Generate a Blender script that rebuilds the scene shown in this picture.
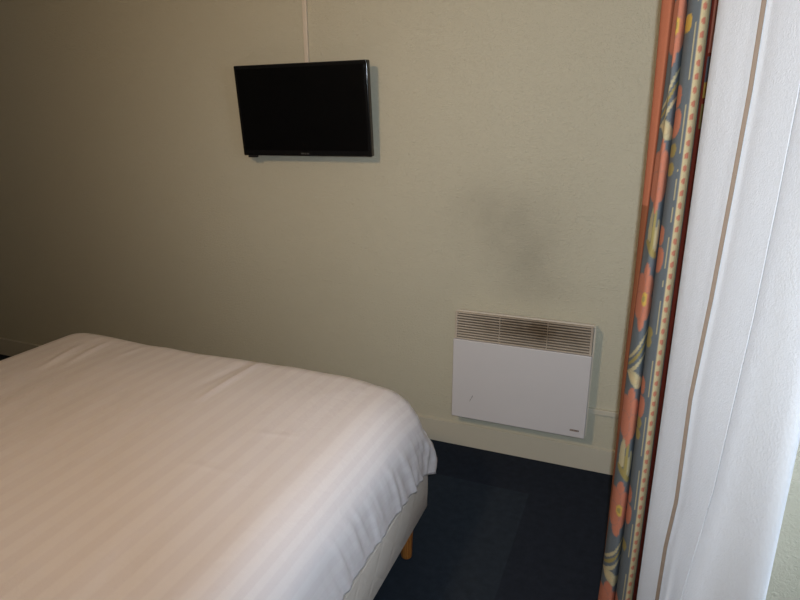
import bpy, bmesh, math, random
from mathutils import Vector, Matrix, noise
random.seed(7)
S = bpy.context.scene
for o in list(bpy.data.objects):
    bpy.data.objects.remove(o, do_unlink=True)
COL = S.collection

# ------------------------------------------------------------------ camera
CX, CY, CZ = 0.73102, -2.58249, 1.55633
PITCH, YAW, ROLL = 0.29641, 0.37926, -0.00201
cam_data = bpy.data.cameras.new('camera')
cam_data.sensor_width = 36.0
cam_data.lens = 608.437 / 800 * 36.0
cam_data.clip_start = 0.02
cam = bpy.data.objects.new('camera', cam_data)
COL.objects.link(cam)
fw = Vector((-math.sin(YAW) * math.cos(PITCH), math.cos(YAW) * math.cos(PITCH), -math.sin(PITCH)))
rt = Vector((math.cos(YAW), math.sin(YAW), 0))
up = rt.cross(fw)
c_, s_ = math.cos(ROLL), math.sin(ROLL)
rt2, up2 = c_ * rt + s_ * up, -s_ * rt + c_ * up
cam.matrix_world = Matrix(((rt2.x, up2.x, -fw.x, CX), (rt2.y, up2.y, -fw.y, CY), (rt2.z, up2.z, -fw.z, CZ), (0, 0, 0, 1)))
S.camera = cam

# ------------------------------------------------------------------ world, lights, exposure
S.view_settings.view_transform = 'Standard'
S.view_settings.look = 'None'
S.view_settings.gamma = 1.0
S.view_settings.use_curve_mapping = False
S.view_settings.exposure = 0.0
W = bpy.data.worlds.new('evening')
S.world = W
W.use_nodes = True
W.node_tree.nodes['Background'].inputs[0].default_value = (0.35, 0.45, 0.62, 1)
W.node_tree.nodes['Background'].inputs[1].default_value = 0.25


def aim(o, target):
    d = Vector(target) - o.location
    o.rotation_euler = d.to_track_quat('-Z', 'Y').to_euler()


def spot(name, loc, target, energy, color, size, blend, radius):
    l = bpy.data.lights.new(name, 'SPOT')
    l.energy = energy
    l.color = color
    l.spot_size = math.radians(size)
    l.spot_blend = blend
    l.shadow_soft_size = radius
    o = bpy.data.objects.new(name, l)
    COL.objects.link(o)
    o.location = loc
    aim(o, target)
    return o


# the camera's own flash (cool) and the warm ceiling lamp of the room
spot('camera_flash', (CX + 0.028, CY + 0.0, CZ + 0.045), (0.56, 0.0, 1.12), 100.0, (0.80, 0.91, 1.0), 100, 1.0, 0.015)
spot('ceiling_lamp_light', (-0.35, -2.75, 2.32), (-0.05, 0.0, 1.35), 76.0, (1.0, 0.68, 0.385), 142, 1.0, 0.11)

# cool daylight standing in the window opening, outside the glass
wl = bpy.data.lights.new('window_daylight', 'AREA')
wl.shape = 'RECTANGLE'
wl.size = 2.05
wl.size_y = 1.10
wl.energy = 27.0
wl.color = (0.80, 0.90, 1.0)
wo = bpy.data.objects.new('window_daylight', wl)
COL.objects.link(wo)
wo.location = (1.47, -1.575, 1.2)
wo.rotation_euler = (0, math.radians(90), 0)


# ------------------------------------------------------------------ helpers
def link(name, me, mat=None, parent=None):
    o = bpy.data.objects.new(name, me)
    COL.objects.link(o)
    if mat is not None:
        me.materials.append(mat)
    if parent is not None:
        o.parent = parent
    return o


def from_bm(name, bm, mat=None, parent=None, smooth=False):
    me = bpy.data.meshes.new(name)
    bmesh.ops.recalc_face_normals(bm, faces=bm.faces)
    bm.to_mesh(me)
    bm.free()
    if smooth:
        for p in me.polygons:
            p.use_smooth = True
    return link(name, me, mat, parent)


def add_box(bm, x0, x1, y0, y1, z0, z1, bevel=0.0, seg=2):
    r = bmesh.ops.create_cube(bm, size=1.0)
    vs = r['verts']
    for v in vs:
        v.co = Vector((x0 + (v.co.x + .5) * (x1 - x0), y0 + (v.co.y + .5) * (y1 - y0), z0 + (v.co.z + .5) * (z1 - z0)))
    if bevel > 0:
        es = list({e for v in vs for e in v.link_edges})
        bmesh.ops.bevel(bm, geom=es, offset=bevel, segments=seg, affect='EDGES', profile=0.5)


def box(name, x0, x1, y0, y1, z0, z1, mat, parent=None, bevel=0.0, seg=2):
    bm = bmesh.new()
    add_box(bm, x0, x1, y0, y1, z0, z1, bevel, seg)
    return from_bm(name, bm, mat, parent, smooth=False)


def add_tube(bm, pts, r, n=10, cap=True):
    pts = [Vector(p) for p in pts]
    rings = []
    for i, p in enumerate(pts):
        t = (pts[min(i + 1, len(pts) - 1)] - pts[max(i - 1, 0)]).normalized()
        a = Vector((0, 0, 1)) if abs(t.z) < .9 else Vector((1, 0, 0))
        u = t.cross(a).normalized()
        w = t.cross(u)
        rr = r[i] if isinstance(r, (list, tuple)) else r
        rings.append([bm.verts.new(p + rr * (math.cos(k * 2 * math.pi / n) * u + math.sin(k * 2 * math.pi / n) * w)) for k in range(n)])
    for a, b in zip(rings, rings[1:]):
        for k in range(n):
            bm.faces.new((a[k], a[(k + 1) % n], b[(k + 1) % n], b[k]))
    if cap:
        bm.faces.new(rings[0])
        bm.faces.new(rings[-1])


def empty(name, loc):
    o = bpy.data.objects.new(name, None)
    o.empty_display_size = 0.1
    o.location = loc
    COL.objects.link(o)
    return o


def tag(o, label, cat, group=None):
    o['label'] = label
    o['category'] = cat
    if group:
        o['group'] = group
    return o


def structure(o):
    o['kind'] = 'structure'
    return o


def keep(child, parent):
    """parent a mesh written in world coordinates under an empty without moving it"""
    child.parent = parent
    child.location = -Vector(parent.location)
    return child


# ------------------------------------------------------------------ materials
def new_mat(name, color=(.8, .8, .8), rough=.6, spec=.4):
    m = bpy.data.materials.new(name)
    m.use_nodes = True
    b = m.node_tree.nodes['Principled BSDF']
    b.inputs['Base Color'].default_value = (*color, 1)
    b.inputs['Roughness'].default_value = rough
    b.inputs['Specular IOR Level'].default_value = spec
    return m, m.node_tree, b


def nd(nt, typ, **kw):
    n = nt.nodes.new(typ)
    for k, v in kw.items():
        setattr(n, k, v)
    return n


def math_node(nt, op, a, b=None, clamp=False):
    n = nd(nt, 'ShaderNodeMath', operation=op, use_clamp=clamp)
    for i, v in enumerate((a, b)):
        if v is None:
            continue
        if isinstance(v, (int, float)):
            n.inputs[i].default_value = v
        else:
            nt.links.new(v, n.inputs[i])
    return n.outputs[0]


def pos_sockets(nt):
    g = nd(nt, 'ShaderNodeNewGeometry')
    s = nd(nt, 'ShaderNodeSeparateXYZ')
    nt.links.new(g.outputs['Position'], s.inputs[0])
    return g.outputs['Position'], s.outputs


def noise_node(nt, vec, scale, detail=3, rough=.55, dist=0.0):
    n = nd(nt, 'ShaderNodeTexNoise')
    n.inputs['Scale'].default_value = scale
    n.inputs['Detail'].default_value = detail
    n.inputs['Roughness'].default_value = rough
    n.inputs['Distortion'].default_value = dist
    if vec is not None:
        nt.links.new(vec, n.inputs['Vector'])
    return n.outputs['Fac']


def mix_color(nt, fac, a, b, mode='MIX'):
    n = nd(nt, 'ShaderNodeMix', data_type='RGBA', blend_type=mode)
    if isinstance(fac, (int, float)):
        n.inputs[0].default_value = fac
    else:
        nt.links.new(fac, n.inputs[0])
    for i, v in ((6, a), (7, b)):
        if isinstance(v, tuple):
            n.inputs[i].default_value = (*v, 1)
        else:
            nt.links.new(v, n.inputs[i])
    return n.outputs[2]


def bump(nt, bsdf, height, strength, dist):
    n = nd(nt, 'ShaderNodeBump')
    n.inputs['Strength'].default_value = strength
    n.inputs['Distance'].default_value = dist
    nt.links.new(height, n.inputs['Height'])
    nt.links.new(n.outputs[0], bsdf.inputs['Normal'])


WALLC = (0.575, 0.548, 0.438)


def wall_material(name, stains):
    m, nt, b = new_mat(name, WALLC, .62, .3)
    P, xyz = pos_sockets(nt)
    # embossed wallpaper: short squiggles about a centimetre long
    n1 = noise_node(nt, P, 78, 2, .5, .8)
    n2 = noise_node(nt, P, 140, 1, .5, .4)
    r = math_node(nt, 'ABSOLUTE', math_node(nt, 'SUBTRACT', n1, .5))
    h = math_node(nt, 'ADD', math_node(nt, 'MULTIPLY', r, 1.6), math_node(nt, 'MULTIPLY', n2, .35))
    bump(nt, b, h, .72, .0058)
    big = noise_node(nt, P, 1.6, 3, .6)
    col = mix_color(nt, math_node(nt, 'MULTIPLY', big, .35), WALLC, (WALLC[0] * .9, WALLC[1] * .9, WALLC[2] * .88))
    if stains:
        tot = None
        for (sx, sz, rx, rz, a) in stains:      # soot above the heater
            dx = math_node(nt, 'DIVIDE', math_node(nt, 'SUBTRACT', xyz[0], sx), rx)
            dz = math_node(nt, 'DIVIDE', math_node(nt, 'SUBTRACT', xyz[2], sz), rz)
            d2 = math_node(nt, 'ADD', math_node(nt, 'MULTIPLY', dx, dx), math_node(nt, 'MULTIPLY', dz, dz))
            e = math_node(nt, 'MULTIPLY', math_node(nt, 'EXPONENT', math_node(nt, 'MULTIPLY', d2, -1.0)), a)
            tot = e if tot is None else math_node(nt, 'ADD', tot, e)
        sn = noise_node(nt, P, 7, 4, .6)
        tot = math_node(nt, 'MULTIPLY', tot, math_node(nt, 'ADD', math_node(nt, 'MULTIPLY', sn, 1.4), .3), True)
        col = mix_color(nt, tot, col, (.17, .15, .115))
    nt.links.new(col, b.inputs['Base Color'])
    return m


M_wall = wall_material('embossed_wallpaper_sooted', [(.23, 1.07, .18, .16, .17), (.30, .90, .11, .18, .15), (.10, 1.17, .18, .12, .09), (.43, .83, .14, .08, .09), (.2, 1.0, .36, .36, .08)])
M_wall_plain = wall_material('embossed_wallpaper', [])
M_ceiling, _, _ = new_mat('ceiling_paint', (.75, .73, .68), .8, .2)


def paint_material(name, color, rough=.45):
    m, nt, b = new_mat(name, color, rough, .4)
    P, _ = pos_sockets(nt)
    n = noise_node(nt, P, 9, 4, .6)
    col = mix_color(nt, math_node(nt, 'MULTIPLY', n, .3), color, tuple(c * .86 for c in color))
    nt.links.new(col, b.inputs['Base Color'])
    bump(nt, b, noise_node(nt, P, 160, 2), .08, .001)
    return m


M_base = paint_material('skirting_paint', (.575, .545, .455))
M_conduit = paint_material('white_conduit', (.70, .62, .52), .4)

# navy carpet tiles
M_carpet, nt, b = new_mat('navy_carpet_tiles', (.012, .018, .035), .95, .1)
P, xyz = pos_sockets(nt)
tx = math_node(nt, 'FLOOR', math_node(nt, 'DIVIDE', math_node(nt, 'SUBTRACT', xyz[0], .41), .5))
ty = math_node(nt, 'FLOOR', math_node(nt, 'DIVIDE', math_node(nt, 'ADD', xyz[1], .29), .5))
cmb = nd(nt, 'ShaderNodeCombineXYZ')
nt.links.new(math_node(nt, 'MULTIPLY', math_node(nt, 'ADD', tx, 1.0), 1.0), cmb.inputs[0])
nt.links.new(math_node(nt, 'ADD', ty, 1.0), cmb.inputs[1])
wn = nd(nt, 'ShaderNodeTexWhiteNoise', noise_dimensions='2D')
nt.links.new(cmb.outputs[0], wn.inputs['Vector'])
# tiles beside the bed, away from the back wall, are a lighter navy
is0 = math_node(nt, 'MULTIPLY', math_node(nt, 'LESS_THAN', tx, -.5), math_node(nt, 'LESS_THAN', ty, -.5))
isn = math_node(nt, 'MULTIPLY', math_node(nt, 'LESS_THAN', ty, -3.5), wn.outputs['Value'])
fib = noise_node(nt, P, 420, 2, .6)
fib2 = noise_node(nt, P, 30, 3, .6)
base_c = mix_color(nt, math_node(nt, 'ADD', is0, isn, True), (.020, .026, .040), (.026, .036, .052))
f = math_node(nt, 'ADD', math_node(nt, 'MULTIPLY', fib, 1.0), math_node(nt, 'MULTIPLY', fib2, .5))
cc = mix_color(nt, f, tuple([0.0, 0.0, 0.0]), base_c)
sc_ = nd(nt, 'ShaderNodeMix', data_type='RGBA', blend_type='MULTIPLY')
sc_.inputs[0].default_value = 1.0
nt.links.new(cc, sc_.inputs[6])
sc_.inputs[7].default_value = (1.35, 1.35, 1.35, 1)
nt.links.new(sc_.outputs[2], b.inputs['Base Color'])
bump(nt, b, fib, .8, .004)

# striped satin cotton
M_sheet, nt, b = new_mat('striped_white_cotton', (.8, .77, .75), .55, .3)
tc = nd(nt, 'ShaderNodeUVMap')
tc.uv_map = 'cloth'
sp = nd(nt, 'ShaderNodeSeparateXYZ')
nt.links.new(tc.outputs[0], sp.inputs[0])
ph = math_node(nt, 'FRACT', math_node(nt, 'DIVIDE', sp.outputs[0], .062))
tri = math_node(nt, 'ABSOLUTE', math_node(nt, 'SUBTRACT', ph, .5))
st = nd(nt, 'ShaderNodeMapRange')
st.inputs[1].default_value = .20
st.inputs[2].default_value = .30
nt.links.new(tri, st.inputs[0])
col = mix_color(nt, st.outputs[0], (.752, .705, .722), (.796, .755, .768))
nt.links.new(col, b.inputs['Base Color'])
rg = math_node(nt, 'SUBTRACT', .62, math_node(nt, 'MULTIPLY', st.outputs[0], .30))
nt.links.new(rg, b.inputs['Roughness'])
P, xyz = pos_sockets(nt)
bump(nt, b, math_node(nt, 'ADD', noise_node(nt, P, 26, 4, .6, .5), math_node(nt, 'MULTIPLY', noise_node(nt, P, 500, 1), .12)), .22, .006)

# divan cloth
M_divan, nt, b = new_mat('grey_divan_fabric', (.50, .45, .41), .9, .1)
P, xyz = pos_sockets(nt)
wv = math_node(nt, 'MULTIPLY', noise_node(nt, P, 18, 3, .6, .6), 1.0)
qa = math_node(nt, 'ABSOLUTE', math_node(nt, 'SUBTRACT', math_node(nt, 'FRACT', math_node(nt, 'DIVIDE', math_node(nt, 'ADD', math_node(nt, 'ADD', xyz[0], xyz[1]), xyz[2]), .16)), .5))
qb = math_node(nt, 'ABSOLUTE', math_node(nt, 'SUBTRACT', math_node(nt, 'FRACT', math_node(nt, 'DIVIDE', math_node(nt, 'SUBTRACT', math_node(nt, 'ADD', xyz[0], xyz[1]), xyz[2]), .16)), .5))
qd = math_node(nt, 'MULTIPLY', math_node(nt, 'MINIMUM', math_node(nt, 'MINIMUM', qa, qb), .10), 4.2)
bump(nt, b, math_node(nt, 'ADD', math_node(nt, 'ADD', wv, qd), math_node(nt, 'MULTIPLY', noise_node(nt, P, 380, 2), .25)), .45, .008)
col = mix_color(nt, noise_node(nt, P, 5, 3), (.58, .53, .48), (.66, .61, .56))
nt.links.new(col, b.inputs['Base Color'])

M_wood, nt, b = new_mat('orange_beech', (.36, .13, .03), .4, .4)
P, xyz = pos_sockets(nt)
wvn = nd(nt, 'ShaderNodeTexWave', wave_type='BANDS', bands_direction='X')
wvn.inputs['Scale'].default_value = 40
wvn.inputs['Distortion'].default_value = 4
nt.links.new(P, wvn.inputs['Vector'])
nt.links.new(mix_color(nt, wvn.outputs['Fac'], (.42, .17, .04), (.30, .10, .022)), b.inputs['Base Color'])

M_heater = paint_material('heater_white_enamel', (.65, .635, .655), .4)
M_casing = paint_material('heater_cream_casing', (.60, .55, .47), .45)
M_dark, _, _ = new_mat('heater_inside', (.035, .025, .018), .8, .1)
M_badge, _, _ = new_mat('badge_brown', (.10, .05, .045), .4, .4)
M_scuff, _, _ = new_mat('scuff_grey', (.10, .10, .10), .8, .1)
# grille slats browned by dust and heat in the middle
M_slat, nt, b = new_mat('scorched_slats', (.6, .55, .47), .5, .3)
P, xyz = pos_sockets(nt)
dx = math_node(nt, 'DIVIDE', math_node(nt, 'SUBTRACT', xyz[0], .36), .25)
dz = math_node(nt, 'DIVIDE', math_node(nt, 'SUBTRACT', xyz[2], .67), .07)
e = math_node(nt, 'EXPONENT', math_node(nt, 'MULTIPLY', math_node(nt, 'ADD', math_node(nt, 'MULTIPLY', dx, dx), math_node(nt, 'MULTIPLY', dz, dz)), -1.0))
e = math_node(nt, 'MULTIPLY', e, math_node(nt, 'ADD', noise_node(nt, P, 14, 3), .45), True)
nt.links.new(mix_color(nt, e, (.56, .49, .41), (.19, .14, .095)), b.inputs['Base Color'])

M_tvcase, nt, b = new_mat('gloss_black_plastic', (.006, .006, .007), .12, .5)
M_tvback, nt, b = new_mat('matt_black_plastic', (.012, .012, .013), .55, .3)
M_screen, nt, b = new_mat('tv_screen', (.0025, .0025, .003), .22, .25)
M_logo, _, _ = new_mat('tv_badge_grey', (.09, .09, .09), .4, .4)
M_metal, _, b = new_mat('white_metal', (.7, .68, .64), .4, .5)
M_upvc, _, b = new_mat('window_white', (.78, .78, .76), .35, .5)
M_glass, nt, b = new_mat('window_glass', (.9, .95, .95), .03, .5)
gt = nd(nt, 'ShaderNodeBsdfTransparent')
gg = nd(nt, 'ShaderNodeBsdfGlossy')
gg.inputs['Roughness'].default_value = .02
gf = nd(nt, 'ShaderNodeFresnel')
gm = nd(nt, 'ShaderNodeMixShader')
nt.links.new(gf.outputs[0], gm.inputs[0])
nt.links.new(gt.outputs[0], gm.inputs[1])
nt.links.new(gg.outputs[0], gm.inputs[2])
nt.links.new(gm.outputs[0], nt.nodes['Material Output'].inputs['Surface'])


def curtain_material(name, rough, weave, transl):
    m, nt, b = new_mat(name, (.8, .8, .8), rough, .2)
    at = nd(nt, 'ShaderNodeAttribute', attribute_name='pattern')
    P, _ = pos_sockets(nt)
    n = noise_node(nt, P, 300, 2)
    col = mix_color(nt, math_node(nt, 'MULTIPLY', n, .22), at.outputs['Color'], (0, 0, 0))
    nt.links.new(col, b.inputs['Base Color'])
    bump(nt, b, n, weave, .002)
    return m


M_floral = curtain_material('floral_cotton', .75, .25, .1)

# net curtain: thin crepe polyester, part of the light goes through
M_net, nt, b = new_mat('white_net', (.80, .80, .81), .7, .2)
P, xyz = pos_sockets(nt)
cr = noise_node(nt, P, 210, 3, .6, .6)
cr2 = noise_node(nt, P, 28, 3, .6)
bump(nt, b, math_node(nt, 'ADD', math_node(nt, 'MULTIPLY', cr, 1.3), cr2), .42, .004)
nt.links.new(mix_color(nt, cr, (.765, .785, .82), (.84, .86, .90)), b.inputs['Base Color'])
out = nt.nodes['Material Output']
tr = nd(nt, 'ShaderNodeBsdfTranslucent')
tr.inputs[0].default_value = (.80, .82, .86, 1)
tp = nd(nt, 'ShaderNodeBsdfTransparent')
m1 = nd(nt, 'ShaderNodeMixShader')
m1.inputs[0].default_value = .35
nt.links.new(b.outputs[0], m1.inputs[1])
nt.links.new(tr.outputs[0], m1.inputs[2])
m2 = nd(nt, 'ShaderNodeMixShader')
m2.inputs[0].default_value = .05
nt.links.new(m1.outputs[0], m2.inputs[1])
nt.links.new(tp.outputs[0], m2.inputs[2])
nt.links.new(m2.outputs[0], out.inputs['Surface'])

# ------------------------------------------------------------------ the room
XL, XR, YB, YF, H, T = -3.9, 1.10, 0.0, -3.9, 2.5, .12
structure(box('floor', XL - T, XR + .34, YF - T, YB + T, -.1, 0, M_carpet))
structure(box('ceiling', XL - T, XR + .34, YF - T, YB + T, H, H + .1, M_ceiling))
structure(box('wall_back', XL - T, XR + .34, YB, YB + T, 0, H, M_wall))
structure(box('wall_left', XL - T, XL, YF, YB, 0, H, M_wall_plain))
structure(box('wall_front', XL - T, XR + .34, YF - T, YF, 0, H, M_wall_plain))
WY0, WY1, WZ0, WZ1, TR = -2.15, -1.0, .06, 2.3, .34  # recess added to the wall so its far reveal catches the flash
bm = bmesh.new()
add_box(bm, XR, XR + TR, YF, WY0, 0, H)
add_box(bm, XR, XR + TR, WY1, YB, 0, H)
add_box(bm, XR + TR - .08, XR + TR, WY0, WY1, 0, WZ0)
add_box(bm, XR, XR + TR, WY0, WY1, WZ1, H)
structure(from_bm('wall_right', bm, M_wall_plain))
bm = bmesh.new()
fwid = .06
fx0, fx1 = XR + .26, XR + .32
add_box(bm, fx0, fx1, WY0, WY0 + fwid, WZ0, WZ1)
add_box(bm, fx0, fx1, WY1 - fwid, WY1, WZ0, WZ1)
add_box(bm, fx0, fx1, WY0 + fwid, WY1 - fwid, WZ0, WZ0 + fwid)
add_box(bm, fx0, fx1, WY0 + fwid, WY1 - fwid, WZ1 - fwid, WZ1)
ym = (WY0 + WY1) / 2
add_box(bm, fx0, fx1, ym - .05, ym + .05, WZ0 + fwid, WZ1 - fwid)
win = structure(from_bm('window_1', bm, M_upvc))
for a, c in ((WY0 + fwid, ym - .05), (ym + .05, WY1 - fwid)):
    box('pane', XR + .288, XR + .294, a, c, WZ0 + fwid, WZ1 - fwid, M_glass, win)


def baseboard(name, axis):
    bm = bmesh.new()
    prof = [(0, 0), (.010, 0), (.010, .1145), (.009, .1155), (.0012, .1160), (.0012, .1185), (.003, .119), (0, .1195)]
    if axis == 'back':
        ends = [[bm.verts.new((x, -d, z)) for d, z in prof] for x in (XL, XR)]
    elif axis == 'right':
        ends = [[bm.verts.new((XR - d, y, z)) for d, z in prof] for y in (WY1, YB - .010)]
    else:
        ends = [[bm.verts.new((XL + d, y, z)) for d, z in prof] for y in (YF, YB - .010)]
    a, c = ends
    for i in range(len(prof) - 1):
        bm.faces.new((a[i], a[i + 1], c[i + 1], c[i]))
    bm.faces.new((a[-1], a[0], c[0], c[-1]))
    bm.faces.new(a)
    bm.faces.new(c)
    return structure(from_bm(name, bm, M_base))


baseboard('baseboard_back', 'back')
baseboard('baseboard_right', 'right')
baseboard('baseboard_left', 'left')

# ------------------------------------------------------------------ bed
BX0, BX1, BY0, BY1 = -1.578, .105, -2.72, -.705
bed = empty('bed', ((BX0 + BX1) / 2, (BY0 + BY1) / 2, 0))
tag(bed, 'double bed with grey fabric divan base on orange wooden legs, on navy carpet', 'bed')


def round_ring(x0, x1, y0, y1, r, n=8):
    pts = []
    for cx, cy, a0 in ((x1 - r, y1 - r, 0), (x0 + r, y1 - r, 90), (x0 + r, y0 + r, 180), (x1 - r, y0 + r, 270)):
        for k in range(n + 1):
            a = math.radians(a0 + 90 * k / n)
            pts.append((cx + r * math.cos(a), cy + r * math.sin(a)))
    return pts


def loft(name, rings, mat, parent=None, smooth=True):
    bm = bmesh.new()
    vr = [[bm.verts.new(p) for p in ring] for ring in rings]
    n = len(vr[0])
    for a, c in zip(vr, vr[1:]):
        for k in range(n):
            bm.faces.new((a[k], a[(k + 1) % n], c[(k + 1) % n], c[k]))
    bm.faces.new(vr[0])
    bm.faces.new(vr[-1])
    return from_bm(name, bm, mat, parent, smooth)


rings = []
for z, ins in ((.155, .012), (.157, .004), (.163, 0), (.25, -.001), (.345, 0), (.356, .006), (.358, .02)):
    rings.append([(x, y, z) for x, y in round_ring(BX0 + ins, BX1 - ins, BY0 + ins, BY1 - ins, .045)])
base = keep(loft('divan_base', rings, M_divan), bed)
for zz in (.338, .324):
    bm = bmesh.new()
    rr = round_ring(BX0 - .001, BX1 + .001, BY0 - .001, BY1 + .001, .046)
    rr.append(rr[0])
    add_tube(bm, [(x, y, zz) for x, y in rr], .0038, 8, cap=False)
    pip = from_bm('piping', bm, M_divan, base, smooth=True)
for lx, ly in ((.06, -.84), (-1.53, -.84), (.06, -2.58), (-1.53, -2.58)):
    bm = bmesh.new()
    add_tube(bm, [(lx, ly, 0), (lx, ly, .004), (lx, ly, .06), (lx, ly, .156)], [.018, .020, .022, .026], 20)
    keep(from_bm('leg', bm, M_wood, smooth=False), bed)
rings = []
for z, ins in ((.3585, .05), (.362, .03), (.40, .022), (.52, .022), (.57, .06), (.585, .12)):
    rings.append([(x, y, z) for x, y in round_ring(BX0 + ins, BX1 - ins, BY0 + ins, BY1 - ins, .09)])
keep(loft('mattress', rings, M_divan), bed)

# the striped cover over the mattress
SX0, SX1, SY0, SY1, SZ = BX0 - .014, BX1 + .0115, BY0 - .015, BY1 + .014, .666


def smooth01(t):
    t = max(0., min(1., t))
    return t * t * (3 - 2 * t)


def cover():
    nx, ny, nz = 190, 300, 40
    bm = bmesh.new()
    uvl = bm.loops.layers.uv.new('cloth')
    cache = {}
    RT = .155
    hem0 = .354

    def P(x, y, z):
        # x, y, z in the box [0..1]
        X = SX0 + x * (SX1 - SX0)
        Y = SY0 + y * (SY1 - SY0)
        Z = hem0 + z * (SZ - hem0)
        u0, v0 = X, Y
        t = smooth01((Z - .36) / .2)
        rp = .055 + .110 * t
        cx = max(SX0 + rp, min(SX1 - rp, X))
        cy = max(SY0 + rp, min(SY1 - rp, Y))
        # plan rounding
        d = Vector((X - cx, Y - cy))
        m_ = max(abs(d.x), abs(d.y))
        if d.length > 1e-9 and abs(d.x) > 1e-9 and abs(d.y) > 1e-9:
            d = d * (m_ / d.length)
        X, Y = cx + d.x, cy + d.y
        # rounding over the top edge
        cx = max(SX0 + RT, min(SX1 - RT, X))
        cy = max(SY0 + RT, min(SY1 - RT, Y))
        cz = min(SZ - RT, Z)
        v = Vector((X - cx, Y - cy, Z - cz))
        h = Vector((v.x, v.y)).length
        if v.z > 1e-9 and h > 1e-9:
            m_ = max(h, v.z)
            v = v * (m_ / v.length)
        p = Vector((cx, cy, cz)) + v
        # the crown is slightly domed, sags near the middle of the foot edge
        ex = min(p.x - SX0, SX1 - p.x)
        ey = min(p.y - SY0, SY1 - p.y)
        edge = smooth01(min(ex, ey) / .4)
        top = smooth01((p.z - .50) / .1)
        p.z += top * .012 * edge
        p.z -= top * .010 * math.exp(-((p.x + 1.0) / .28) ** 2 - ((p.y + .72) / .25) ** 2)
        nz_ = noise.noise(Vector((p.x * 5.5, p.y * 1.6, 3.1)))
        n2 = noise.noise(Vector((p.x * 14 + p.y * 4, p.y * 2.2, 9.7)))
        p.z += top * (.0045 * nz_ + .0022 * n2)
        # a few long soft creases across the foot end
        for (ax, ay, bx, by, hh, w) in ((-.54, -.80, -.531, -1.17, .007, .014), (-.58, -.78, -.60, -1.10, -.004, .018), (-1.308, -.92, -1.24, -1.17, .006, .014),
                                        (-1.242, -.85, -1.19, -1.10, .006, .013), (-1.076, -.83, -1.07, -.98, .004, .012), (-.37, -1.49, -.155, -1.474, .0015, .010),
                                        (-.26, -1.28, -.11, -1.25, .0012, .012)):
            e = Vector((bx - ax, by - ay))
            q = Vector((p.x - ax, p.y - ay))
            tt = max(0, min(1, q.dot(e) / e.length_squared))
            dd = (q - e * tt).length
            p.z += top * hh * math.exp(-(dd / w) ** 2) * math.sin(math.pi * max(.0, min(1, .08 + .84 * tt)))
        # side wrinkles, hanging folds growing towards the hem
        drop = smooth01((.60 - p.z) / .17)
        sx = smooth01((p.x - (SX1 - .10)) / .06)
        sy = smooth01((p.y - (SY1 - .10)) / .06)
        per = p.y if sx > sy else p.x
        cornerd = math.hypot(p.x - SX1, p.y - SY1)
        amp = .0105 + .006 * math.exp(-(cornerd / .35) ** 2)
        lean = (p.z - .35) * .45
        fold = noise.noise(Vector(((per + lean) * 22, p.z * 3.0, 1.7))) + .75 * noise.noise(Vector(((per + lean) * 55, p.z * 3.5, 5.7)))
        p.x += sx * drop * amp * max(-.03, fold + .20)
        p.y += sy * drop * amp * max(-.03, fold + .20)
        # loose bunched corner at the foot: flares out and hangs lower
        w = math.exp(-(cornerd / .10) ** 2)
        low = smooth01((.56 - Z) / .22)
        p.z -= .045 * math.exp(-(cornerd / .20) ** 2) * smooth01((p.z - .42) / .12)
        flare = .002 * w * low
        p.x += flare * .62
        p.y += flare * .55
        k = math.atan2(p.y - (SY1 - .14), p.x - (SX1 - .14))
        ridge = math.cos((k - .55) * 19) * .0125 * math.exp(-(cornerd / .13) ** 2) * low
        p.x += ridge * .75
        p.y += ridge * .55
        hem = .066 * math.exp(-(cornerd / .085) ** 2) - .004 * smooth01((-.9 - p.y) / .5) + .012 * smooth01((p.y + 1.3) / .5) + .003 * noise.noise(Vector((per * 6, 0, 4)))
        p.z -= hem * smooth01((.50 - Z) / .16)
        if p.z < .41:                      # the hem hangs clear of the divan all round
            rb, gap = .045, .0112
            qx = max(BX0 + rb, min(BX1 - rb, p.x))
            qy = max(BY0 + rb, min(BY1 - rb, p.y))
            dv = Vector((p.x - qx, p.y - qy))
            if 1e-6 < dv.length < rb + gap:
                dv = dv.normalized() * (rb + gap)
                p.x, p.y = qx + dv.x, qy + dv.y
        uv = (u0, v0)
        return p, uv

    def vert(i, j, k):
        key = (i, j, k)
        if key not in cache:
            p, uv = P(i / nx, j / ny, k / nz)
            cache[key] = (bm.verts.new(p), uv)
        return cache[key]

    def face(*keys):
        vs = [vert(*k) for k in keys]
        f = bm.faces.new([v for v, _ in vs])
        for l, (v, uv), key in zip(f.loops, vs, keys):
            i, j, k = key
            dz = (nz - k) / nz * (SZ - hem0)
            u, w = uv
            if i == nx:
                u += dz
            elif i == 0:
                u -= dz
            l[uvl].uv = (u, w)
        f.smooth = True

    for i in range(nx):
        for j in range(ny):
            face((i, j, nz), (i + 1, j, nz), (i + 1, j + 1, nz), (i, j + 1, nz))
    for k in range(nz):
        for i in range(nx):
            face((i, 0, k), (i + 1, 0, k), (i + 1, 0, k + 1), (i, 0, k + 1))
            face((i + 1, ny, k), (i, ny, k), (i, ny, k + 1), (i + 1, ny, k + 1))
        for j in range(ny):
            face((nx, j, k), (nx, j + 1, k), (nx, j + 1, k + 1), (nx, j, k + 1))
            face((0, j + 1, k), (0, j, k), (0, j, k + 1), (0, j + 1, k + 1))
    me = bpy.data.meshes.new('bed_cover')
    bm.to_mesh(me)
    bm.free()
    o = link('bed_cover', me, M_sheet)
    sol = o.modifiers.new('cloth', 'SOLIDIFY')
    sol.thickness = .004
    sol.offset = -1
    return o


tag(cover(), 'white satin-striped cotton cover draped over the mattress, bunched at the foot corner', 'bed cover')

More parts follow.
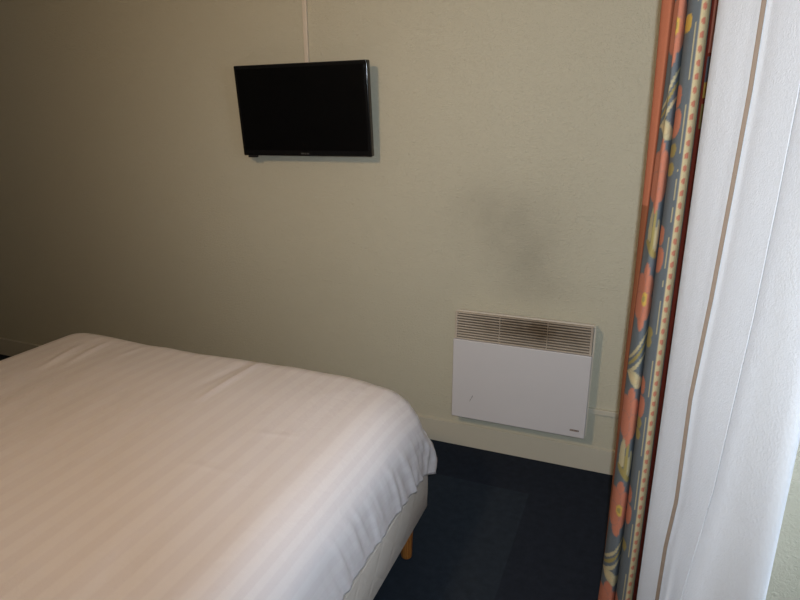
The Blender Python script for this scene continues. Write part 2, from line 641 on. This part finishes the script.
# ------------------------------------------------------------------ electric heater
hx0, hx1 = 0.0, .607
heater = empty('wall_heater', ((hx0 + hx1) / 2, -.04, .20))
tag(heater, 'white electric panel heater with browned slotted grille on the wall above the skirting', 'heater')
bm = bmesh.new()
r = .018
out_ = []
for cx, cz, a0, rr in ((hx1 - r, 0.7205 - r, 0, r), (hx0 + r, 0.7205 - r, 90, r), (hx0 + .006, .212, 180, .006), (hx1 - .006, .212, 270, .006)):
    for k in range(7):
        a = math.radians(a0 + 90 * k / 6)
        out_.append((cx + rr * math.cos(a), cz + rr * math.sin(a)))
# hollow shell: rim in front, closed at the back
front, mid, back = [], [], []
for x, z in out_:
    front.append(bm.verts.new((x, -.076, z)))
    back.append(bm.verts.new((min(x, hx1 - .012), -.004, min(z, .690))))
inn = []
for x, z in out_:
    xi = min(max(x, hx0 + .007), hx1 - .007)
    zi = min(max(z, .222), 0.7205 - .012)
    inn.append((bm.verts.new((xi, -.076, zi)), bm.verts.new((xi, -.03, zi))))
n = len(out_)
for k in range(n):
    q = (k + 1) % n
    bm.faces.new((front[k], front[q], back[q], back[k]))
    bm.faces.new((front[k], inn[k][0], inn[q][0], front[q]))
    bm.faces.new((inn[k][0], inn[k][1], inn[q][1], inn[q][0]))
bm.faces.new(back)
bm.faces.new([i[1] for i in inn])
bmesh.ops.remove_doubles(bm, verts=bm.verts, dist=1e-5)
keep(from_bm('casing', bm, M_casing), heater)
keep(box('heating_cavity', hx0 + .012, hx1 - .012, -.040, -.0305, .235, .70, M_dark), heater)
panel = keep(box('front_panel', hx0 - .003, hx1 - .006, -.090, -.0765, .197, .583, M_heater, bevel=.003), heater)
bm = bmesh.new()
nsl = 10
zt, zb = .7085, .585
pitch_ = (zt - zb) / nsl
for k in range(nsl):
    z1 = zt - k * pitch_
    r0 = len(bm.verts)
    add_box(bm, hx0 + .012, hx1 - .016, -.0865, -.066, z1 - pitch_ * .98, z1 - pitch_ * .48, .0012, 1)
for xx in (hx0 + .003, .203, .410, hx1 - .019):
    wd = .0045 if .1 < xx < .5 else .010
    add_box(bm, xx, xx + wd, -.0872, -.064, zb, zt, .001, 1)
add_box(bm, hx0 + .003, hx1 - .009, -.0872, -.072, zt - .001, zt + .004, .001, 1)
keep(from_bm('grille', bm, M_slat), heater)
bm = bmesh.new()
add_box(bm, .538, .576, -.0915, -.0899, .2265, .2345, .0005, 1)
badge = from_bm('badge', bm, M_badge, panel)
bm = bmesh.new()
for k, (w, h, o_) in enumerate(((.0035, .004, 0), (.0030, .003, 0), (.0030, .003, 0), (.0016, .0042, 0), (.0032, .003, 0), (.0030, .0042, 0))):
    add_box(bm, .5415 + k * .0054, .5415 + k * .0054 + w, -.0919, -.0914, .229, .229 + h)
from_bm('badge_lettering', bm, M_casing, badge)
bm = bmesh.new()
add_tube(bm, [(.083, -.0901, .286), (.088, -.0902, .297), (.094, -.0902, .308), (.096, -.0901, .316)], .0012, 6)
from_bm('scuff_mark', bm, M_scuff, panel)

# cable trunking between heater and window, just above the skirting
o = box('cable_trunking', .598, XR - .001, -.016, -.0005, .287, .311, M_base, bevel=.002)
tag(o, 'cream horizontal cable trunking on the wall between heater and floral curtain', 'cable trunking')

# ------------------------------------------------------------------ television
tv = empty('television', (-.728, -.092, 1.573))
tag(tv, 'black flat screen television tilted forward on the wall above the bed', 'television')
TW, TH = .668, .398
bm = bmesh.new()
add_box(bm, -TW / 2, TW / 2, -.016, .016, -TH / 2, TH / 2, .006, 4)
case = from_bm('case', bm, M_tvcase, tv, smooth=True)
case.modifiers.new('normals', 'WEIGHTED_NORMAL')
bm = bmesh.new()
add_box(bm, -TW / 2 + .016, TW / 2 - .016, -.0166, -.0158, -TH / 2 + .026, TH / 2 - .016)
from_bm('screen', bm, M_screen, tv)
bm = bmesh.new()
add_box(bm, -.24, .24, .015, .035, -.14, .12, .008, 2)
add_box(bm, -.10, .10, .034, .045, -.09, .09, .003, 2)
from_bm('back_cover', bm, M_tvback, tv)
bm = bmesh.new()
for k, (w, h) in enumerate(((.0052, .008), (.0046, .008), (.0018, .008), (.0042, .008), (.0018, .008), (.0046, .008), (.0044, .008))):
    x = -.020 + k * .0062
    add_box(bm, x, x + w, -.0168, -.0158, -TH / 2 + .009, -TH / 2 + .009 + h * .75)
from_bm('logo_lettering', bm, M_logo, tv)
bm = bmesh.new()
add_box(bm, -TW / 2 + .022, -TW / 2 + .068, -.013, .006, -TH / 2 - .009, -TH / 2 + .002, .002, 2)
from_bm('sensor_tab', bm, M_tvback, tv)
TILT = math.radians(4.0)
tv.rotation_euler = (TILT, math.radians(-.6), 0)
bm = bmesh.new()
add_box(bm, -.05, .05, .034, .0445, -.05, .05, .002, 1)
# wall bracket written in television space, turned back level
mt = Matrix.Rotation(-TILT, 4, 'X')
bmb = bmesh.new()
add_box(bmb, -.05, .05, .040, .088, -.025, .025, .003, 1)
add_box(bmb, -.07, .07, .080, .0905, -.06, .06, .002, 1)
bmesh.ops.transform(bmb, matrix=mt, verts=bmb.verts)
bm.free()
from_bm('wall_bracket', bmb, M_tvback, tv)

# thin conduit from the ceiling down to the television
bm = bmesh.new()
xc = -.745
add_box(bm, xc - .0105, xc + .0105, -.013, -.0003, 1.60, H - .0005, .003, 2)
tag(from_bm('cable_cover', bm, M_conduit), 'thin cream vertical cable cover running up the wall from the television', 'cable cover')


# ------------------------------------------------------------------ curtains
def catmull(pts, step):
    """pts: list of tuples (any length) -> dense list of tuples, uniform in the first two coordinates"""
    out = []
    n = len(pts)
    for i in range(n - 1):
        p0, p1, p2, p3 = pts[max(i - 1, 0)], pts[i], pts[i + 1], pts[min(i + 2, n - 1)]
        L = math.hypot(p2[0] - p1[0], p2[1] - p1[1])
        m = max(2, int(L / step))
        for k in range(m):
            t = k / m
            q = []
            for a, b_, c, d in zip(p0, p1, p2, p3):
                q.append(.5 * ((2 * b_) + (-a + c) * t + (2 * a - 5 * b_ + 4 * c - d) * t * t + (-a + 3 * b_ - 3 * c + d) * t ** 3))
            out.append(tuple(q))
    out.append(tuple(pts[-1]))
    return out


def interp(x, tab):
    if x <= tab[0][0]:
        return tab[0][1]
    for (a, b_), (c, d) in zip(tab, tab[1:]):
        if x <= c:
            return b_ + (d - b_) * (x - a) / (c - a)
    return tab[-1][1]


def curtain_mesh(name, ctrl_fn, z0, z1, nz, step, mat, color_fn=None, thick=.002):
    """ctrl_fn(z) -> plan control points (x, y, s): s carries the cloth coordinate"""
    me = bpy.data.meshes.new(name)
    verts, faces, cols = [], [], []
    cnt = None
    ref = catmull(ctrl_fn(1.2), step)
    # same parameter count on every row
    segs = []
    c0 = ctrl_fn(1.2)
    for i in range(len(c0) - 1):
        L = math.hypot(c0[i + 1][0] - c0[i][0], c0[i + 1][1] - c0[i][1])
        segs.append(max(2, int(L / step)))
    for r in range(nz + 1):
        z = z0 + (z1 - z0) * r / nz
        pts = ctrl_fn(z)
        n = len(pts)
        row = []
        for i in range(n - 1):
            p0, p1, p2, p3 = pts[max(i - 1, 0)], pts[i], pts[i + 1], pts[min(i + 2, n - 1)]
            for k in range(segs[i]):
                t = k / segs[i]
                row.append(tuple(.5 * ((2 * b_) + (-a + c) * t + (2 * a - 5 * b_ + 4 * c - d) * t * t + (-a + 3 * b_ - 3 * c + d) * t ** 3)
                                 for a, b_, c, d in zip(p0, p1, p2, p3)))
        row.append(pts[-1])
        cnt = len(row)
        for q in row:
            verts.append((q[0], q[1], z))
            if color_fn:
                cols.append(color_fn(q[2], z))
    for r in range(nz):
        for k in range(cnt - 1):
            a = r * cnt + k
            faces.append((a, a + 1, a + cnt + 1, a + cnt))
    me.from_pydata(verts, [], faces)
    if color_fn:
        at = me.color_attributes.new('pattern', 'FLOAT_COLOR', 'POINT')
        flat = []
        for c in cols:
            flat.extend((c[0], c[1], c[2], 1.0))
        at.data.foreach_set('color', flat)
    for p in me.polygons:
        p.use_smooth = True
    o = link(name, me, mat)
    if thick:
        sol = o.modifiers.new('cloth', 'SOLIDIFY')
        sol.thickness = thick
        sol.offset = 0
    return o


def plan(D, k):
    return CX + k * D, CY + D


# --- floral curtain, gathered at the far side of the window.  s: 0-1 lining edge, 1-2 first pleat, 2-3 second pleat with border, 3-4 deep return
BLUE = (.135, .158, .178)
CORAL = (.52, .195, .125)
CREAM = (.56, .46, .27)
OLIVE = (.33, .27, .10)
YEL = (.60, .40, .09)
RUST = (.40, .125, .055)
BROWN = (.17, .05, .025)
RED = (.26, .045, .025)
PALE = (.50, .44, .27)

# flowers: strip coordinate, height, half width (strip), half height, colour
FL = []


def flower(s, z, rs, rz, c, tilt=0.):
    FL.append((s, z, rs, rz, c, tilt))


def bloom(z, eye=True):
    """a coral flower over the first pleat: lobed petals round a yellow eye"""
    for a_, ln in ((90, .055), (35, .045), (-30, .045), (-90, .055), (150, .045), (215, .045)):
        ca, sa = math.cos(math.radians(a_)), math.sin(math.radians(a_))
        flower(1.45 + .24 * ca, z + ln * sa, .20 + .08 * abs(ca), .040, CORAL)
    if eye:
        flower(1.50, z - .003, .16, .020, YEL)
        flower(1.47, z - .003, .07, .009, OLIVE)


def leaf_fan(z):
    """pale ribs fanning up from a cream leaf"""
    for d, c in ((.00, PALE), (.03, OLIVE), (.055, PALE)):
        flower(1.50, z + .03 + d, .45, .008, c, .085 + d * .5)
    flower(1.55, z - .012, .42, .022, PALE, -.03)
    flower(1.40, z - .010, .30, .010, CREAM, -.03)


FS = []
for zc in (2.43, 1.755, 1.09, .435, -.2):
    bloom(zc)
    FS += [zc]
for zc in (2.07, 1.405, .735, .08):
    bloom(zc, False)
for zc in (2.2, 1.53, .865, .20):
    leaf_fan(zc)
for zc in (1.94, 1.275, .61, -.05):
    flower(1.32, zc, .13, .055, PALE, .05)
    flower(1.55, zc - .01, .10, .060, OLIVE, .08)
    flower(1.75, zc - .02, .10, .045, PALE, .05)
    flower(1.5, zc - .055, .35, .014, OLIVE, -.05)
for zc in (1.595, 1.26, .845, .50, .12, 1.93):
    flower(2.10, zc, .13, .026, CORAL, .02)
    flower(2.13, zc - .062, .20, .034, CORAL, .04)
for zc in (1.47, 1.425, 1.00, .975, .735, .70, .33, 1.75):
    flower(2.14, zc, .13, .017, OLIVE, .03)
flower(2.16, 1.755, .14, .020, YEL)


def floral(s, z):
    if s < 1.0:
        return BROWN if s < .66 or .90 < s else ((.27, .095, .045) if z < 1.32 else tuple(a * .5 + b * .5 for a, b in zip(CORAL, RUST)))  # lining edge: brown lower down and at the folds, partly shade put into the colour
    if s < 3.0:
        j = .012 * math.sin(z * 33) + .008 * math.sin(z * 71 + 1)
        if 2.60 < s < 2.93:
            # cream border with a column of coral dots
            ph = (z / .0295) % 1.0 - .5
            ds = (s - 2.765) / .085
            if (ph / .26) ** 2 + ds ** 2 < 1:
                return CORAL
            return CREAM
        if s >= 2.93:
            return (.20, .215, .19)
        if abs(s - (2.47 + j)) < .030 and math.sin(z * 38) > -.75:
            return PALE
        if s > 2.42:
            return BLUE
        c = BLUE
        for (fs, fz, rs, rz, col, tl) in FL:
            dz = z - fz
            if abs(dz) > rz * 1.1 + abs(tl) * rs:
                continue
            ds = s - fs
            dz -= tl * ds
            q = (ds / rs) ** 2 + (dz / rz) ** 2
            if q < 1:
                c = col
                if q > .82:
                    c = tuple(a * .75 + b * .25 for a, b in zip(col, BLUE))
        return c
    if s > 3.25:
        if z > 1.50 and s > 3.55:
            for (fz, h, c) in ((1.80, .10, CORAL), (1.66, .03, BLUE), (1.62, .025, YEL), (1.55, .03, OLIVE), (2.2, .2, CORAL)):
                if abs(z - fz) < h:
                    return c
        return RED
    return OLIVE if s < 3.08 else RED


KA = [(0, .0015), (.4, .004), (.9, .0065), (1.09, .0085), (1.35, .0105), (1.8, .0139), (2.4, .018)]


def floral_ctrl(z):
    ka = interp(z, KA)
    wob = .0012 * math.sin(z * 2.3) + .0008 * math.sin(z * 5.1)
    k0 = interp(z, [(0, .003), (.8, -.001), (1.1, 0), (1.8, -.004), (2.4, -.006)])
    rows = [(2.02, .055, 0.0), (1.93, .030, .2), (1.84, k0 + .006, .5), (1.79, k0, .7), (1.765, ka * .5 + k0 * .5, .85), (1.755, ka, .98),
            (1.72, ka - .001, 1.06), (1.688, ka + .004, 1.25), (1.670, .018, 1.5), (1.672, .0245, 1.75), (1.70, .0288, 1.93), (1.715, .0293, 2.0),
            (1.675, .0300, 2.07), (1.648, .0345, 2.2), (1.632, .042, 2.45), (1.626, .0475, 2.65), (1.634, .0540, 2.85), (1.662, .0578, 2.97), (1.70, .0575, 3.05),
            (1.78, .0545, 3.15), (1.80, .0570, 3.35), (1.775, .064, 3.6), (1.76, .078, 3.8), (1.76, .100, 4.0)]
    res = []
    for D, k, s in rows:
        x, y = plan(D, k + wob)
        res.append((x, y, s))
    return res


fl = curtain_mesh('floral_curtain', floral_ctrl, .02, 2.36, 820, .0028, M_floral, floral, .0016)
tag(fl, 'blue-grey curtain with coral flowers and cream dotted border, gathered beside the white net curtain', 'curtain')

# --- net curtain
KT = [(.43, .0995), (.57, .1005), (.70, .1065), (.96, .1045), (1.19, .1122), (1.40, .1168), (1.6, .1205), (1.8, .1205)]
KN = [(.45, .1330), (.577, .1395), (.823, .1585), (1.04, .1665), (1.2, .1725), (1.42, .1765), (1.65, .1790), (1.8, .180)]


def net_ctrl(z):
    kt, kn = interp(z, KT), interp(z, KN)
    a = .0665
    low = smooth01((.75 - z) / .35)

    def f(t):
        return a + (kt - .0028 - a) * t

    def g(t):
        return kt + .0030 + (kn - kt - .0030) * t
    e = .2620

    def h(t):
        return kn + (e - kn) * t
    wv = .006 * math.sin(z * 1.9 + .4)
    rows = [(1.66, .088), (1.60, .073), (1.525, a), (1.48, f(.10)), (1.445, f(.35)), (1.412, f(.62)), (1.386, f(.85)), (1.366, f(.99)),
            (1.364, kt - .0015), (1.364, kt + .0015), (1.362, g(0.02)), (1.356, g(.08)), (1.348, g(.15)),
            (1.322 - .012 * low, g(.3)), (1.285 + .010 * low, g(.55)), (1.250, g(.8)), (1.228, g(.96)), (1.2225, g(.995)), (1.2235, h(.006)), (1.214, h(.03)), (1.19, h(.12)), (1.155 + wv, h(.30)),
            (1.12 + wv, h(.55)), (1.095, h(.80)), (1.088, h(.955)), (1.097, h(1.0)), (1.12, .2600), (1.15, .252), (1.18, .240)]
    return [plan(D, k) + (0.,) for D, k in rows]


nc = curtain_mesh('net_curtain', net_ctrl, .02, 2.36, 160, .007, M_net, None, .0012)
tag(nc, 'white crepe net curtain hanging in soft folds at the right edge', 'curtain')

# narrow tan band running down the net curtain


def band_ctrl(z):
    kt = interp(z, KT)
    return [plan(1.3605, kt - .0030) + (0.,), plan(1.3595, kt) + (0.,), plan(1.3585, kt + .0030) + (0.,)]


M_band, _, _ = new_mat('tan_band_cloth', (.225, .17, .13), .8, .15)
tan_band = curtain_mesh('net_band', band_ctrl, .025, 2.355, 160, .002, M_band, None, .0008)
tan_band.parent = nc
tan_band['label'] = 'narrow tan band'

# track that carries both curtains
o = empty('curtain_rail', (.93, -1.25, 2.40))
tag(o, 'white metal curtain rail high on the window wall above both curtains', 'curtain rail')
bm = bmesh.new()
add_tube(bm, [(.80, -.60, 2.385), (.93, -2.0, 2.385)], .012, 12)
rail = keep(from_bm('rail', bm, M_metal, smooth=True), o)
for yy, xx in ((-.72, .811), (-1.85, .916)):
    keep(box('bracket', xx - .006, XR - .0005, yy - .01, yy + .01, 2.378, 2.392, M_metal), o)
